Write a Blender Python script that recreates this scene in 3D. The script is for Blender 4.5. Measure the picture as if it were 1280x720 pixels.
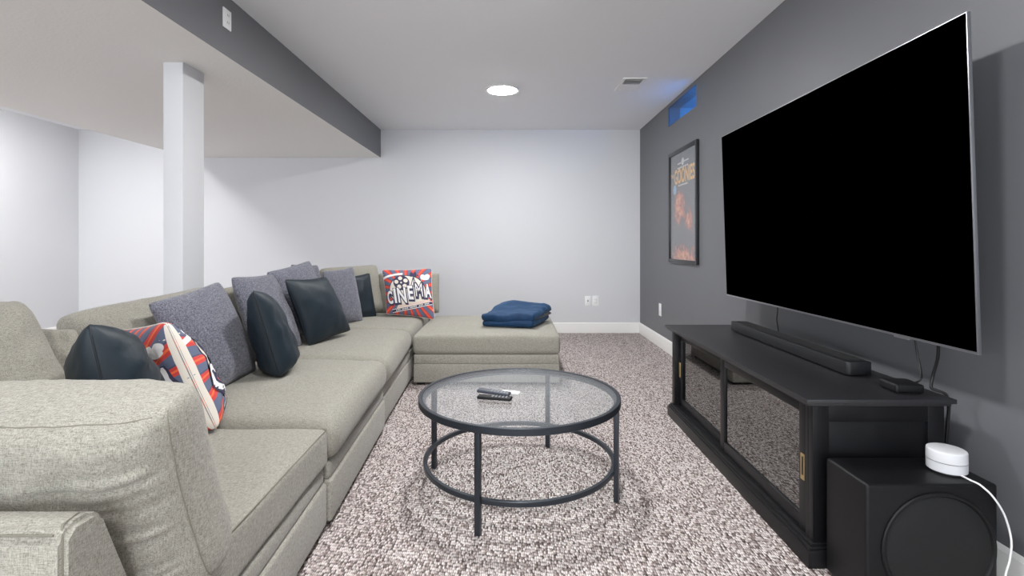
import bpy, bmesh, math, random
from mathutils import Vector, Matrix, noise
random.seed(7)
for o in list(bpy.data.objects): bpy.data.objects.remove(o)
scene = bpy.context.scene
C = scene.collection
PI = math.pi

# ---------------------------------------------------------------- camera
F_PX, CAM_H = 629.0, 1.08
cam_d = bpy.data.cameras.new('camera'); cam = bpy.data.objects.new('camera', cam_d); C.objects.link(cam)
cam.location = (0, 0, CAM_H); cam.rotation_euler = (PI/2, 0, 0)
cam_d.sensor_fit = 'HORIZONTAL'; cam_d.sensor_width = 36.0
cam_d.lens = F_PX/1280*36.0; cam_d.shift_y = -55/1280; cam_d.clip_start = 0.02
scene.camera = cam
# ---------------------------------------------------------------- world, exposure, lamp strength
w = bpy.data.worlds.new('world'); scene.world = w; w.use_nodes = True
w.node_tree.nodes['Background'].inputs[0].default_value = (0.9, 0.95, 1, 1)
w.node_tree.nodes['Background'].inputs[1].default_value = 3.4  # even background fill added; enters through the room's open rear
LAMP_POWER = 135.0
LAMPS = [(-0.086, 4.53), (-0.086, 2.67), (-0.086, 0.80), (-0.086, -1.4),  # last in this row: unseen lamp added behind the viewpoint for fill
         (-4.25, 4.53), (-4.25, 1.6)]
vs = scene.view_settings
vs.view_transform = 'Standard'; vs.look = 'None'; vs.gamma = 1.0; vs.use_curve_mapping = False
vs.exposure = 0.68

# ---------------------------------------------------------------- helpers
def V(*a): return Vector(a)
def P(x, y, Y):                       # picture measurement at distance Y -> point in the room
    return Vector(((x-640)/F_PX*Y, Y, CAM_H-(y-305)/F_PX*Y))
def lin(c):
    c = c/255.0
    return c/12.92 if c <= 0.04045 else ((c+0.055)/1.055)**2.4
def rgb(r, g, b): return (lin(r), lin(g), lin(b), 1)

def newmat(name):
    m = bpy.data.materials.new(name); m.use_nodes = True
    nt = m.node_tree; b = nt.nodes['Principled BSDF']
    return m, nt, b
def node(nt, t, **kw):
    n = nt.nodes.new(t)
    for k, v in kw.items():
        if k in n.inputs.keys(): n.inputs[k].default_value = v
        else: setattr(n, k, v)
    return n
def plain(name, col, rough=0.5, metal=0.0, spec=0.5, bump=0.0, bscale=200, var=0.0, vscale=8):
    m, nt, b = newmat(name)
    b.inputs['Base Color'].default_value = col; b.inputs['Roughness'].default_value = rough
    b.inputs['Metallic'].default_value = metal; b.inputs['Specular IOR Level'].default_value = spec
    tc = node(nt, 'ShaderNodeTexCoord')
    if var > 0:
        n = node(nt, 'ShaderNodeTexNoise', Scale=vscale, Detail=5.0)
        nt.links.new(tc.outputs['Object'], n.inputs['Vector'])
        mx = node(nt, 'ShaderNodeMix', data_type='RGBA')
        mx.inputs['A'].default_value = tuple(c*(1-var) for c in col[:3])+(1,)
        mx.inputs['B'].default_value = tuple(min(1, c*(1+var)) for c in col[:3])+(1,)
        nt.links.new(n.outputs['Fac'], mx.inputs['Factor']); nt.links.new(mx.outputs['Result'], b.inputs['Base Color'])
    if bump > 0:
        n = node(nt, 'ShaderNodeTexNoise', Scale=bscale, Detail=3.0)
        nt.links.new(tc.outputs['Object'], n.inputs['Vector'])
        bp = node(nt, 'ShaderNodeBump', Strength=bump, Distance=0.002)
        nt.links.new(n.outputs['Fac'], bp.inputs['Height']); nt.links.new(bp.outputs['Normal'], b.inputs['Normal'])
    return m
def fabric(name, c_dark, c_mid, c_light, sc=1.0, bump=0.5, rough=0.9, sheen=0.15, dist=0.0015):
    """woven cloth: crossed streaky threads of three tones"""
    m, nt, b = newmat(name)
    tc = node(nt, 'ShaderNodeTexCoord')
    outs = []
    for scl in ((70*sc, 520*sc, 520*sc), (520*sc, 70*sc, 520*sc), (480*sc, 480*sc, 80*sc)):
        mp = node(nt, 'ShaderNodeMapping'); mp.inputs['Scale'].default_value = scl
        nt.links.new(tc.outputs['Object'], mp.inputs['Vector'])
        n = node(nt, 'ShaderNodeTexNoise', Scale=1.0, Detail=2.0)
        nt.links.new(mp.outputs['Vector'], n.inputs['Vector']); outs.append(n.outputs['Fac'])
    a = node(nt, 'ShaderNodeMath', operation='ADD'); nt.links.new(outs[0], a.inputs[0]); nt.links.new(outs[1], a.inputs[1])
    a2 = node(nt, 'ShaderNodeMath', operation='ADD'); nt.links.new(a.outputs[0], a2.inputs[0]); nt.links.new(outs[2], a2.inputs[1])
    d = node(nt, 'ShaderNodeMath', operation='DIVIDE'); d.inputs[1].default_value = 3.0; nt.links.new(a2.outputs[0], d.inputs[0])
    cr = node(nt, 'ShaderNodeValToRGB')
    e = cr.color_ramp.elements
    e[0].position = 0.36; e[0].color = c_dark
    e[1].position = 0.62; e[1].color = c_light
    k = cr.color_ramp.elements.new(0.48); k.color = c_mid
    nt.links.new(d.outputs[0], cr.inputs['Fac']); nt.links.new(cr.outputs['Color'], b.inputs['Base Color'])
    b.inputs['Roughness'].default_value = rough; b.inputs['Specular IOR Level'].default_value = 0.2
    b.inputs['Sheen Weight'].default_value = sheen
    bp = node(nt, 'ShaderNodeBump', Strength=bump, Distance=dist)
    nt.links.new(d.outputs[0], bp.inputs['Height']); nt.links.new(bp.outputs['Normal'], b.inputs['Normal'])
    return m

def link_obj(name, me, mat, parent=None):
    o = bpy.data.objects.new(name, me); C.objects.link(o)
    if mat is not None:
        for mm in (mat if isinstance(mat, (list, tuple)) else [mat]): me.materials.append(mm)
    if parent is not None: o.parent = parent
    return o
def obj(name, bm, mat, parent=None, smooth=True, angle=40):
    me = bpy.data.meshes.new(name)
    bmesh.ops.recalc_face_normals(bm, faces=bm.faces)
    bm.to_mesh(me); bm.free()
    if smooth:
        for p in me.polygons: p.use_smooth = True
        me.set_sharp_from_angle(angle=math.radians(angle))
    return link_obj(name, me, mat, parent)
def pyobj(name, vs_, fs, mat, parent=None, smooth=True, angle=50, uv=None):
    me = bpy.data.meshes.new(name); me.from_pydata([tuple(v) for v in vs_], [], fs); me.update()
    if uv:
        l = me.uv_layers.new(name='UVMap')
        for li, lp in enumerate(me.loops): l.data[li].uv = uv[lp.vertex_index]
    if smooth:
        for p in me.polygons: p.use_smooth = True
        if angle < 180: me.set_sharp_from_angle(angle=math.radians(angle))
    return link_obj(name, me, mat, parent)
def thing(name, label, cat, loc=(0, 0, 0), group=None):
    o = bpy.data.objects.new(name, None); C.objects.link(o); o.empty_display_size = 0.05
    o.location = loc
    return tag(o, label, cat, group)
def tag(o, label, cat, group=None):
    o['label'] = label; o['category'] = cat
    if group: o['group'] = group
    return o
def struct(o, label=None):
    o['kind'] = 'structure'
    if label: o['label'] = label
    return o
def settle(root):
    """children were built in room coordinates: keep them there under a root that stands at its base"""
    M = Matrix.Translation(root.location).inverted()
    for ch in root.children:
        ch.data.transform(M)
        for g in ch.children: g.data.transform(M)

def bx(bm, x0, x1, y0, y1, z0, z1, bev=0.0, seg=2):
    r = bmesh.ops.create_cube(bm, size=1.0)
    vs_ = r['verts']
    for v in vs_:
        v.co = Vector(((x0+x1)/2+v.co.x*(x1-x0), (y0+y1)/2+v.co.y*(y1-y0), (z0+z1)/2+v.co.z*(z1-z0)))
    if bev > 0:
        es = list({e for v in vs_ for e in v.link_edges})
        bmesh.ops.bevel(bm, geom=es, offset=bev, segments=seg, affect='EDGES', profile=0.6)
def box(name, dims, mat, parent=None, bev=0.0, seg=2):
    bm = bmesh.new(); bx(bm, *dims, bev=bev, seg=seg); return obj(name, bm, mat, parent)
def prism(bm, pts, z0, z1, bev=0.0, seg=3):
    """plan polygon pulled up from z0 to z1"""
    lo = [bm.verts.new((p[0], p[1], z0)) for p in pts]; hi = [bm.verts.new((p[0], p[1], z1)) for p in pts]
    fs = [bm.faces.new(lo[::-1]), bm.faces.new(hi)]
    n = len(pts)
    for i in range(n): fs.append(bm.faces.new((lo[i], lo[(i+1) % n], hi[(i+1) % n], hi[i])))
    if bev > 0:
        es = list({e for f in fs for e in f.edges})
        bmesh.ops.bevel(bm, geom=es, offset=bev, segments=seg, affect='EDGES', profile=0.5)
def extrude_profile(bm, prof, a, b, across, up=Vector((0, 0, 1))):
    """profile [(d,z)] swept from a to b; d measured along 'across'"""
    r0 = [bm.verts.new(a+across*d+up*z) for d, z in prof]; r1 = [bm.verts.new(b+across*d+up*z) for d, z in prof]
    n = len(prof)
    for i in range(n): bm.faces.new((r0[i], r0[(i+1) % n], r1[(i+1) % n], r1[i]))
    bm.faces.new(r0); bm.faces.new(r1[::-1])
def catmull(pts, k=8):
    pts = [Vector(p) for p in pts]; out = []
    q = [pts[0]*2-pts[1]]+pts+[pts[-1]*2-pts[-2]]
    for i in range(1, len(q)-2):
        for s in range(k):
            t = s/k
            out.append(0.5*((2*q[i])+(q[i+1]-q[i-1])*t+(2*q[i-1]-5*q[i]+4*q[i+1]-q[i+2])*t*t+(-q[i-1]+3*q[i]-3*q[i+1]+q[i+2])*t**3))
    out.append(pts[-1]); return out
def tube_bm(bm, pts, r, n=8, closed=False):
    rings = []; m = len(pts); up = None
    for i in range(m):
        a = pts[(i-1) % m] if (closed or i > 0) else pts[i]; b = pts[(i+1) % m] if (closed or i < m-1) else pts[i]
        t = (b-a).normalized()
        if up is None: up = Vector((0, 0, 1)) if abs(t.z) < 0.9 else Vector((1, 0, 0))
        s = t.cross(up)
        if s.length < 1e-4: s = t.orthogonal()
        s.normalize(); up = s.cross(t).normalized()
        rings.append([bm.verts.new(pts[i]+(s*math.cos(2*PI*j/n)+up*math.sin(2*PI*j/n))*r) for j in range(n)])
    for i in range(m if closed else m-1):
        A, B = rings[i], rings[(i+1) % m]
        for j in range(n): bm.faces.new((A[j], A[(j+1) % n], B[(j+1) % n], B[j]))
    if not closed: bm.faces.new(rings[0][::-1]); bm.faces.new(rings[-1])
def tube(name, pts, r, mat, parent=None, n=8, closed=False):
    bm = bmesh.new(); tube_bm(bm, pts, r, n, closed); return obj(name, bm, mat, parent, angle=80)
def lathe(bm, prof, n=48, c=Vector((0, 0, 0)), axis='z'):
    """profile [(r,h)]"""
    rings = []
    for r, h in prof:
        ring = []
        for j in range(n):
            a = 2*PI*j/n; x, y = r*math.cos(a), r*math.sin(a)
            p = Vector((x, y, h)) if axis == 'z' else Vector((x, -h, y))
            ring.append(bm.verts.new(c+p))
        rings.append(ring)
    for A, B in zip(rings[:-1], rings[1:]):
        for j in range(n): bm.faces.new((A[j], A[(j+1) % n], B[(j+1) % n], B[j]))
    return rings
def ring_bm(bm, c, r0, r1, z0, z1, n=72, ch=0.002):
    prof = [(r1-ch, z0), (r1, z0+ch), (r1, z1-ch), (r1-ch, z1), (r0+ch, z1), (r0, z1-ch), (r0, z0+ch), (r0+ch, z0)]
    R = lathe(bm, prof, n, c)
    for j in range(n): bm.faces.new((R[-1][j], R[-1][(j+1) % n], R[0][(j+1) % n], R[0][j]))

# ---------------------------------------------------------------- soft shapes
def fbm(p, s): return noise.noise(p*s)+0.5*noise.noise(p*s*2.1)
class Pillow:
    """two bulging faces between four corners; s,t run -1..1 (t up)"""
    def __init__(self, tl, tr, br, bl, T, a=2.4, b=0.5, pinch=0.06, wr=0.006, seed=0, back=1.0, ridge=None, sag=0.0, cr=0.035, blunt=None):
        self.c = [Vector(x) for x in (tl, tr, br, bl)]; self.T, self.a, self.b, self.pinch, self.wr, self.back = T, a, b, pinch, wr, back
        tl, tr, br, bl = self.c
        self.W = ((tr-tl).length+(br-bl).length)/2; self.H = ((tl-bl).length+(tr-br).length)/2
        ex = ((tr-tl)+(br-bl)).normalized(); ey = ((tl-bl)+(tr-br)).normalized()
        self.n = ex.cross(ey).normalized(); self.off = Vector((seed*3.7, seed*1.3, seed*2.1)); self.ridge = ridge; self.sag = sag; self.cr = cr; self.blunt = blunt
    def mid(self, s, t):
        s2 = s*(1-self.pinch*(1-t*t)*abs(s)); t2 = t*(1-self.pinch*(1-s*s)*abs(t))
        k = (s*t)**10
        s2 *= 1-self.cr*k; t2 *= 1-self.cr*k
        u, v = (s2+1)/2, (t2+1)/2; tl, tr, br, bl = self.c
        return tl*(1-u)*v+tr*u*v+br*u*(1-v)+bl*(1-u)*(1-v)
    def h(self, s, t, side):
        at_ = self.blunt if (self.blunt and t < 0) else self.a
        k = max(0.0, (1-abs(s)**self.a)*(1-abs(t)**at_))
        h = self.T*k**self.b
        if self.sag: h *= 1+self.sag*(-t)*(1-s*s)
        p = Vector((s*self.W, t*self.H, side*0.7))+self.off
        e = min(1.0, k*3)
        h += self.wr*e*(fbm(p, 7)+0.6*noise.noise(Vector((p.x*16, p.y*6, p.z))))
        if self.ridge: h += self.ridge(s, t, side)
        return h
    def pt(self, s, t, side=1, eps=0.0):
        return self.mid(s, t)+self.n*side*((self.h(s, t, side)*(self.back if side < 0 else 1))+eps)
    def mesh(self, name, mat, parent=None, N=26, M=None):
        M = M or N
        S = [math.sin(PI/2*(2*i/N-1)) for i in range(N+1)]; Tt = [math.sin(PI/2*(2*i/M-1)) for i in range(M+1)]
        vs_, uv, fs = [], [], []; idx = {}
        for side in (1, -1):
            for j, t in enumerate(Tt):
                for i, s in enumerate(S):
                    edge = i in (0, N) or j in (0, M)
                    if edge and side < 0: idx[(side, i, j)] = idx[(1, i, j)]; continue
                    idx[(side, i, j)] = len(vs_); vs_.append(self.pt(s, t, side)); uv.append((s*0.5+0.5, t*0.5+0.5))
            for j in range(M):
                for i in range(N):
                    q = [idx[(side, i, j)], idx[(side, i+1, j)], idx[(side, i+1, j+1)], idx[(side, i, j+1)]]
                    fs.append(q if side > 0 else q[::-1])
        return pyobj(name, vs_, fs, mat, parent, angle=180, uv=uv)
    def outline(self, n=14):
        ln = [-1+2*i/n for i in range(n)]
        return [self.mid(s, 1) for s in ln]+[self.mid(1, -t) for t in ln]+[self.mid(-s, -1) for s in ln]+[self.mid(-1, t) for t in ln]
    def conform(self, name, me, mat, parent, eps, side=1, lim=0.985):
        """flat print (s,t) laid on the face"""
        for v in me.vertices:
            s, t = v.co.x, v.co.y
            s = max(-lim, min(lim, s)); t = max(-lim, min(lim, t))
            v.co = self.pt(s, t, side, eps)
        return link_obj(name, me, mat, parent)

def axis(h, r, core, k=4):
    e = [-h+r*(1-math.cos(i*PI/2/k)) for i in range(k+1)]
    c = [-(h-r)+2*(h-r)*i/core for i in range(1, core)]
    return e+c+[-x for x in reversed(e)]
def soft_box(name, quad, z0, z1, r, mat, parent=None, crown=0.02, wr=0.004, seed=0, bulge=0.0, core=16, under=0.3):
    """upholstered block over a plan quad (front-near, front-far, back-far, back-near), rounded edges, crowned top"""
    q = [Vector((p[0], p[1], 0)) for p in quad]
    Lx = ((q[0]-q[3]).length+(q[1]-q[2]).length)/2/2; Ly = ((q[1]-q[0]).length+(q[2]-q[3]).length)/2/2; Lz = (z1-z0)/2
    r = min(r, Lz*0.98)
    X, Y, Z = axis(Lx, r, core), axis(Ly, r, core), axis(Lz, r, 3)
    idx, vs_, fs = {}, [], []
    off = Vector((seed*2.3, seed*5.1, seed))
    def vert(i, j, k):
        if (i, j, k) in idx: return idx[(i, j, k)]
        p = Vector((X[i], Y[j], Z[k])); core_ = Vector((max(-Lx+r, min(Lx-r, p.x)), max(-Ly+r, min(Ly-r, p.y)), max(-Lz+r, min(Lz-r, p.z))))
        d = p-core_
        if d.length > 1e-9: p = core_+d.normalized()*r
        u, v = p.x/Lx, p.y/Ly; ht = (p.z/Lz+1)/2
        k2 = max(0, (1-u*u))*max(0, (1-v*v))
        z = p.z+Lz+z0
        z += (crown*math.sqrt(k2) if ht > 0.5 else -crown*under*math.sqrt(k2))
        nn = fbm(Vector((p.x, p.y, p.z))+off, 5)
        z += wr*nn*(1 if ht > 0.4 else 0)
        bz = bulge*(1-(2*ht-1)**2)
        u2 = u*(1+bz/Lx)+wr*0.8*fbm(Vector((p.y, p.z, u))+off, 6)/Lx*abs(u)**4
        v2 = v*(1+bz/Ly)+wr*0.8*fbm(Vector((p.x, p.z, v))+off, 6)/Ly*abs(v)**4
        a, b_ = (u2+1)/2, (v2+1)/2           # a: 1 = front
        pos = q[3]*(1-a)*(1-b_)+q[0]*a*(1-b_)+q[1]*a*b_+q[2]*(1-a)*b_
        idx[(i, j, k)] = len(vs_); vs_.append(Vector((pos.x, pos.y, z))); return idx[(i, j, k)]
    nx, ny, nz = len(X)-1, len(Y)-1, len(Z)-1
    for k in (0, nz):
        for i in range(nx):
            for j in range(ny):
                f = [vert(i, j, k), vert(i+1, j, k), vert(i+1, j+1, k), vert(i, j+1, k)]; fs.append(f if k else f[::-1])
    for j in (0, ny):
        for i in range(nx):
            for k in range(nz):
                f = [vert(i, j, k), vert(i+1, j, k), vert(i+1, j, k+1), vert(i, j, k+1)]; fs.append(f[::-1] if j else f)
    for i in (0, nx):
        for j in range(ny):
            for k in range(nz):
                f = [vert(i, j, k), vert(i, j+1, k), vert(i, j+1, k+1), vert(i, j, k+1)]; fs.append(f if i else f[::-1])
    return pyobj(name, vs_, fs, mat, parent, angle=180)

# ---------------------------------------------------------------- materials
M_white = plain('white wall paint', rgb(215, 216, 219), 0.75, bump=0.12, bscale=160, spec=0.3)
M_ceil = plain('ceiling paint', rgb(243, 244, 246), 0.85, bump=0.35, bscale=70, spec=0.2)
M_soff = plain('soffit textured paint', rgb(238, 237, 234), 0.9, bump=0.7, bscale=55, spec=0.2)
M_char = plain('charcoal wall paint', rgb(108, 109, 113), 0.45, bump=0.10, bscale=160, spec=0.4, var=0.04, vscale=3)
M_trim = plain('white trim gloss', rgb(238, 237, 234), 0.35)
M_plate = plain('white plastic plate', rgb(240, 240, 240), 0.35)
M_slot = plain('dark slot', rgb(70, 70, 70), 0.6)
M_sofa = fabric('beige sofa weave', rgb(112, 109, 99), rgb(148, 145, 135), rgb(174, 171, 161), bump=0.5)
M_sofa_base = fabric('beige sofa base weave', rgb(116, 113, 103), rgb(152, 149, 140), rgb(178, 175, 166), bump=0.45)
M_seam = plain('sofa seam thread', rgb(128, 124, 112), 0.9)
M_grey = fabric('grey knit', rgb(64, 65, 75), rgb(100, 101, 112), rgb(138, 139, 150), sc=0.5, bump=0.9, sheen=0.3, dist=0.003)
M_navy = plain('dark navy faux leather', rgb(24, 37, 46), 0.52, spec=0.4, bump=0.5, bscale=45, var=0.15)
M_navy_seam = plain('navy seam', rgb(14, 22, 30), 0.6)
M_metal = plain('gunmetal paint', rgb(48, 53, 60), 0.38, metal=0.4, bump=0.05)
M_black_top = plain('black top with painted sheen', rgb(30, 30, 33), 0.42, spec=0.8, bump=0.2, bscale=150, var=0.3, vscale=40)  # sheen on the cabinet top put into a lighter black than the sides
M_black_wood = plain('black stained wood', rgb(16, 16, 19), 0.40, spec=0.35, bump=0.12, bscale=120, var=0.2, vscale=30)
M_inside = plain('cabinet interior', rgb(18, 18, 19), 0.8)
M_brass = plain('aged brass', rgb(196, 170, 120), 0.35, metal=0.7)
M_black = plain('black plastic', rgb(11, 11, 14), 0.5, spec=0.35)
M_black_dull = plain('black speaker grille', rgb(13, 14, 16), 0.75, bump=0.4, bscale=600)
M_bar = plain('black soundbar mesh', rgb(20, 21, 24), 0.45, bump=0.4, bscale=900)
M_screen = plain('switched off screen', (0, 0, 0, 1), 0.6, spec=0.0)
M_silver = plain('brushed silver edge', rgb(165, 167, 172), 0.3, metal=0.9)
M_cable = plain('black cable', rgb(12, 12, 13), 0.5)
M_wcable = plain('white cable', rgb(240, 240, 240), 0.4)
M_puck = plain('white satin plastic', rgb(214, 215, 218), 0.4)
M_cream = plain('cream print', rgb(232, 224, 213), 0.9)
M_ink = plain('dark indigo print', rgb(62, 60, 84), 0.9)
M_cloudw = plain('white print', rgb(240, 238, 238), 0.9)
M_pink = plain('pale pink print', rgb(229, 208, 196), 0.9)
M_blanket = plain('blue velvet', rgb(13, 50, 86), 0.65, spec=0.3, bump=0.8, bscale=60, var=0.4, vscale=22)
M_blanket.node_tree.nodes['Principled BSDF'].inputs['Sheen Weight'].default_value = 0.22
M_blanket.node_tree.nodes['Principled BSDF'].inputs['Sheen Tint'].default_value = (0.25, 0.5, 0.8, 1)
M_lining = plain('grey blanket lining', rgb(120, 116, 118), 0.95, bump=0.6, bscale=300)

def carpet_mat():
    m, nt, b = newmat('loop pile carpet')
    tc = node(nt, 'ShaderNodeTexCoord')
    mp = node(nt, 'ShaderNodeMapping'); mp.inputs['Scale'].default_value = (150, 62, 1); mp.inputs['Rotation'].default_value = (0, 0, 0.08)
    nt.links.new(tc.outputs['Object'], mp.inputs['Vector'])
    vo = node(nt, 'ShaderNodeTexVoronoi', Scale=1.0, Randomness=0.6); vo.voronoi_dimensions = '2D'
    nt.links.new(mp.outputs['Vector'], vo.inputs['Vector'])
    sp = node(nt, 'ShaderNodeSeparateColor'); nt.links.new(vo.outputs['Color'], sp.inputs['Color'])
    cr = node(nt, 'ShaderNodeValToRGB'); e = cr.color_ramp.elements
    e[0].position = 0.0; e[0].color = rgb(122, 107, 103); e[1].position = 1.0; e[1].color = rgb(243, 234, 231)
    for p_, c_ in ((0.2, (172, 158, 154)), (0.5, (208, 196, 192))):
        k = e.new(p_); k.color = rgb(*c_)
    nt.links.new(sp.outputs[0], cr.inputs['Fac'])
    mr = node(nt, 'ShaderNodeMapRange'); mr.inputs['From Min'].default_value = 0.30; mr.inputs['From Max'].default_value = 0.72
    mr.inputs['To Min'].default_value = 1.0; mr.inputs['To Max'].default_value = 0.12  # shade in the gaps between loops multiplied into the colour
    nt.links.new(vo.outputs['Distance'], mr.inputs['Value'])
    mx = node(nt, 'ShaderNodeMix', data_type='RGBA', blend_type='MULTIPLY'); mx.inputs['Factor'].default_value = 1.0
    nt.links.new(cr.outputs['Color'], mx.inputs['A']); nt.links.new(mr.outputs['Result'], mx.inputs['B'])
    nt.links.new(mx.outputs['Result'], b.inputs['Base Color'])
    iv = node(nt, 'ShaderNodeMath', operation='SUBTRACT'); iv.inputs[0].default_value = 1.0
    nt.links.new(vo.outputs['Distance'], iv.inputs[1])
    bp = node(nt, 'ShaderNodeBump', Strength=0.9, Distance=0.006)
    nt.links.new(iv.outputs[0], bp.inputs['Height']); nt.links.new(bp.outputs['Normal'], b.inputs['Normal'])
    b.inputs['Roughness'].default_value = 0.95; b.inputs['Specular IOR Level'].default_value = 0.1
    return m
M_carpet = carpet_mat()

def glass_mat(name, tint, rough=0.0, ior=1.5):
    m, nt, b = newmat(name)
    b.inputs['Base Color'].default_value = tint; b.inputs['Roughness'].default_value = rough
    b.inputs['Transmission Weight'].default_value = 1.0; b.inputs['IOR'].default_value = ior
    return m
def clear_pane(name, tint, refl=1.5, gloss_w=1.0):
    """thin pane: straight-through light plus mirror reflection by angle"""
    m, nt, b = newmat(name); nt.nodes.remove(b)
    tr = node(nt, 'ShaderNodeBsdfTransparent'); tr.inputs['Color'].default_value = tint
    gl = node(nt, 'ShaderNodeBsdfGlossy', Roughness=0.02); gl.inputs['Color'].default_value = (gloss_w, gloss_w, gloss_w, 1)
    fr = node(nt, 'ShaderNodeFresnel')
    ge = node(nt, 'ShaderNodeNewGeometry')          # same reflectance on either side of the sheet
    io = node(nt, 'ShaderNodeMix', data_type='FLOAT'); io.inputs['A'].default_value = refl; io.inputs['B'].default_value = 1.0/refl
    nt.links.new(ge.outputs['Backfacing'], io.inputs['Factor']); nt.links.new(io.outputs['Result'], fr.inputs['IOR'])
    mx = node(nt, 'ShaderNodeMixShader'); out = nt.nodes['Material Output']
    nt.links.new(fr.outputs[0], mx.inputs[0]); nt.links.new(tr.outputs[0], mx.inputs[1]); nt.links.new(gl.outputs[0], mx.inputs[2])
    nt.links.new(mx.outputs[0], out.inputs['Surface'])
    return m
M_glass = clear_pane('table glass', (0.965, 0.985, 0.985, 1), 1.45)
M_doorglass = clear_pane('cabinet door glass', (0.35, 0.36, 0.36, 1), 2.6)
M_posterglass = clear_pane('poster glazing', (0.96, 0.96, 0.96, 1), 2.0)

def emit(name, col, s):
    m, nt, b = newmat(name); b.inputs['Base Color'].default_value = (0.8, 0.8, 0.8, 1)
    b.inputs['Emission Color'].default_value = col; b.inputs['Emission Strength'].default_value = s
    return m
M_lens = emit('lit lamp lens', (1.0, 1.0, 1.0, 1), LAMP_POWER)
M_led = emit('blue led strip', (0.03, 0.62, 1.0, 1), 34.0)
M_bluepane = clear_pane('glow tinted pane', (0.03, 0.60, 0.90, 1), 1.4)  # pane added so its tint deepens the blue glow

def burst_mat():
    """red and slate rays, from the face's own u,v"""
    m, nt, b = newmat('sunburst printed cotton')
    tc = node(nt, 'ShaderNodeTexCoord'); sx = node(nt, 'ShaderNodeSeparateXYZ'); nt.links.new(tc.outputs['UV'], sx.inputs[0])
    dx = node(nt, 'ShaderNodeMath', operation='SUBTRACT'); dx.inputs[1].default_value = 0.52; nt.links.new(sx.outputs[0], dx.inputs[0])
    dy = node(nt, 'ShaderNodeMath', operation='SUBTRACT'); dy.inputs[1].default_value = 0.47; nt.links.new(sx.outputs[1], dy.inputs[0])
    at = node(nt, 'ShaderNodeMath', operation='ARCTAN2'); nt.links.new(dy.outputs[0], at.inputs[0]); nt.links.new(dx.outputs[0], at.inputs[1])
    mu = node(nt, 'ShaderNodeMath', operation='MULTIPLY'); mu.inputs[1].default_value = 20/(2*PI); nt.links.new(at.outputs[0], mu.inputs[0])
    fr = node(nt, 'ShaderNodeMath', operation='FRACT'); nt.links.new(mu.outputs[0], fr.inputs[0])
    cr = node(nt, 'ShaderNodeValToRGB'); cr.color_ramp.interpolation = 'CONSTANT'; e = cr.color_ramp.elements
    e[0].position = 0.0; e[0].color = rgb(212, 66, 62); e[1].position = 0.17; e[1].color = rgb(240, 112, 62)
    for p_, c_ in ((0.27, (212, 66, 62)), (0.45, (98, 108, 134)), (0.92, (84, 84, 110))):
        k = e.new(p_); k.color = rgb(*c_)
    nt.links.new(fr.outputs[0], cr.inputs['Fac'])
    nz = node(nt, 'ShaderNodeTexNoise', Scale=9.0, Detail=6.0, Roughness=0.7); nt.links.new(tc.outputs['UV'], nz.inputs['Vector'])
    gt = node(nt, 'ShaderNodeMath', operation='GREATER_THAN'); gt.inputs[1].default_value = 0.66; nt.links.new(nz.outputs['Fac'], gt.inputs[0])
    mx = node(nt, 'ShaderNodeMix', data_type='RGBA'); mx.inputs['B'].default_value = rgb(234, 224, 214)
    nt.links.new(gt.outputs[0], mx.inputs['Factor']); nt.links.new(cr.outputs['Color'], mx.inputs['A'])
    nt.links.new(mx.outputs['Result'], b.inputs['Base Color'])
    b.inputs['Roughness'].default_value = 0.85; b.inputs['Sheen Weight'].default_value = 0.1
    return m
M_burst = burst_mat()

# ================================================================= the room
XR, XL, YB, YN, ZC = 1.557, -5.27, 6.12, -4.0, 2.471
SX0, SX1, SZ = -3.89, -1.596, 2.13            # dropped soffit
struct(box('floor', (XL-0.1, XR+0.6, YN-0.1, YB+0.1, -0.1, 0.0), M_carpet), 'beige pink loop pile carpet floor')
struct(box('ceiling', (XL-0.1, XR+0.6, YN-0.1, YB+0.1, ZC, ZC+0.1), M_ceil), 'plain white painted ceiling')
struct(box('wall_back', (XL-0.1, XR+0.6, YB, YB+0.1, 0, ZC), M_white), 'plain white wall at the far end of the room')
struct(box('wall_left', (XL-0.1, XL, YN, YB, 0, ZC), M_white), 'white wall on the far left beyond the post')
WY0, WY1, WZ0, WZ1 = 4.25, 5.02, 2.245, 2.435  # high slot window in the right wall
bm = bmesh.new()
bx(bm, XR, XR+0.12, YN, WY0, 0, ZC); bx(bm, XR, XR+0.12, WY1, YB, 0, ZC)
bx(bm, XR, XR+0.12, WY0, WY1, 0, WZ0); bx(bm, XR, XR+0.12, WY0, WY1, WZ1, ZC)
struct(obj('wall_right', bm, M_char, smooth=False), 'charcoal painted wall behind the television')
# soffit
bm = bmesh.new(); bx(bm, SX0, SX1, YN, YB, SZ, ZC-0.001)
bm.faces.ensure_lookup_table()
for f in bm.faces:
    f.normal_update(); f.material_index = 1 if f.normal.x > 0.5 else 0
so = obj('ceiling_soffit', bm, [M_soff, M_char], smooth=False)
struct(so, 'dropped ceiling soffit, white underneath with a charcoal side')
# slot window
wb = bmesh.new(); D = 0.34
bx(wb, XR+D, XR+D+0.02, WY0-0.02, WY1+0.02, WZ0-0.02, WZ1+0.02)
bx(wb, XR+0.12, XR+D, WY0-0.02, WY0, WZ0-0.02, WZ1+0.02); bx(wb, XR+0.12, XR+D, WY1, WY1+0.02, WZ0-0.02, WZ1+0.02)
bx(wb, XR+0.12, XR+D, WY0, WY1, WZ0-0.02, WZ0); bx(wb, XR+0.12, XR+D, WY0, WY1, WZ1, WZ1+0.02)
win = struct(obj('window_1', wb, M_white, smooth=False), 'narrow high slot window glowing blue')
box('light_strip', (XR+0.22, XR+D-0.01, WY0+0.004, WY0+0.012, WZ0+0.03, WZ1-0.03), M_led, win)
box('pane', (XR+0.006, XR+0.010, WY0, WY1, WZ0, WZ1), M_bluepane, win)
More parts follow.
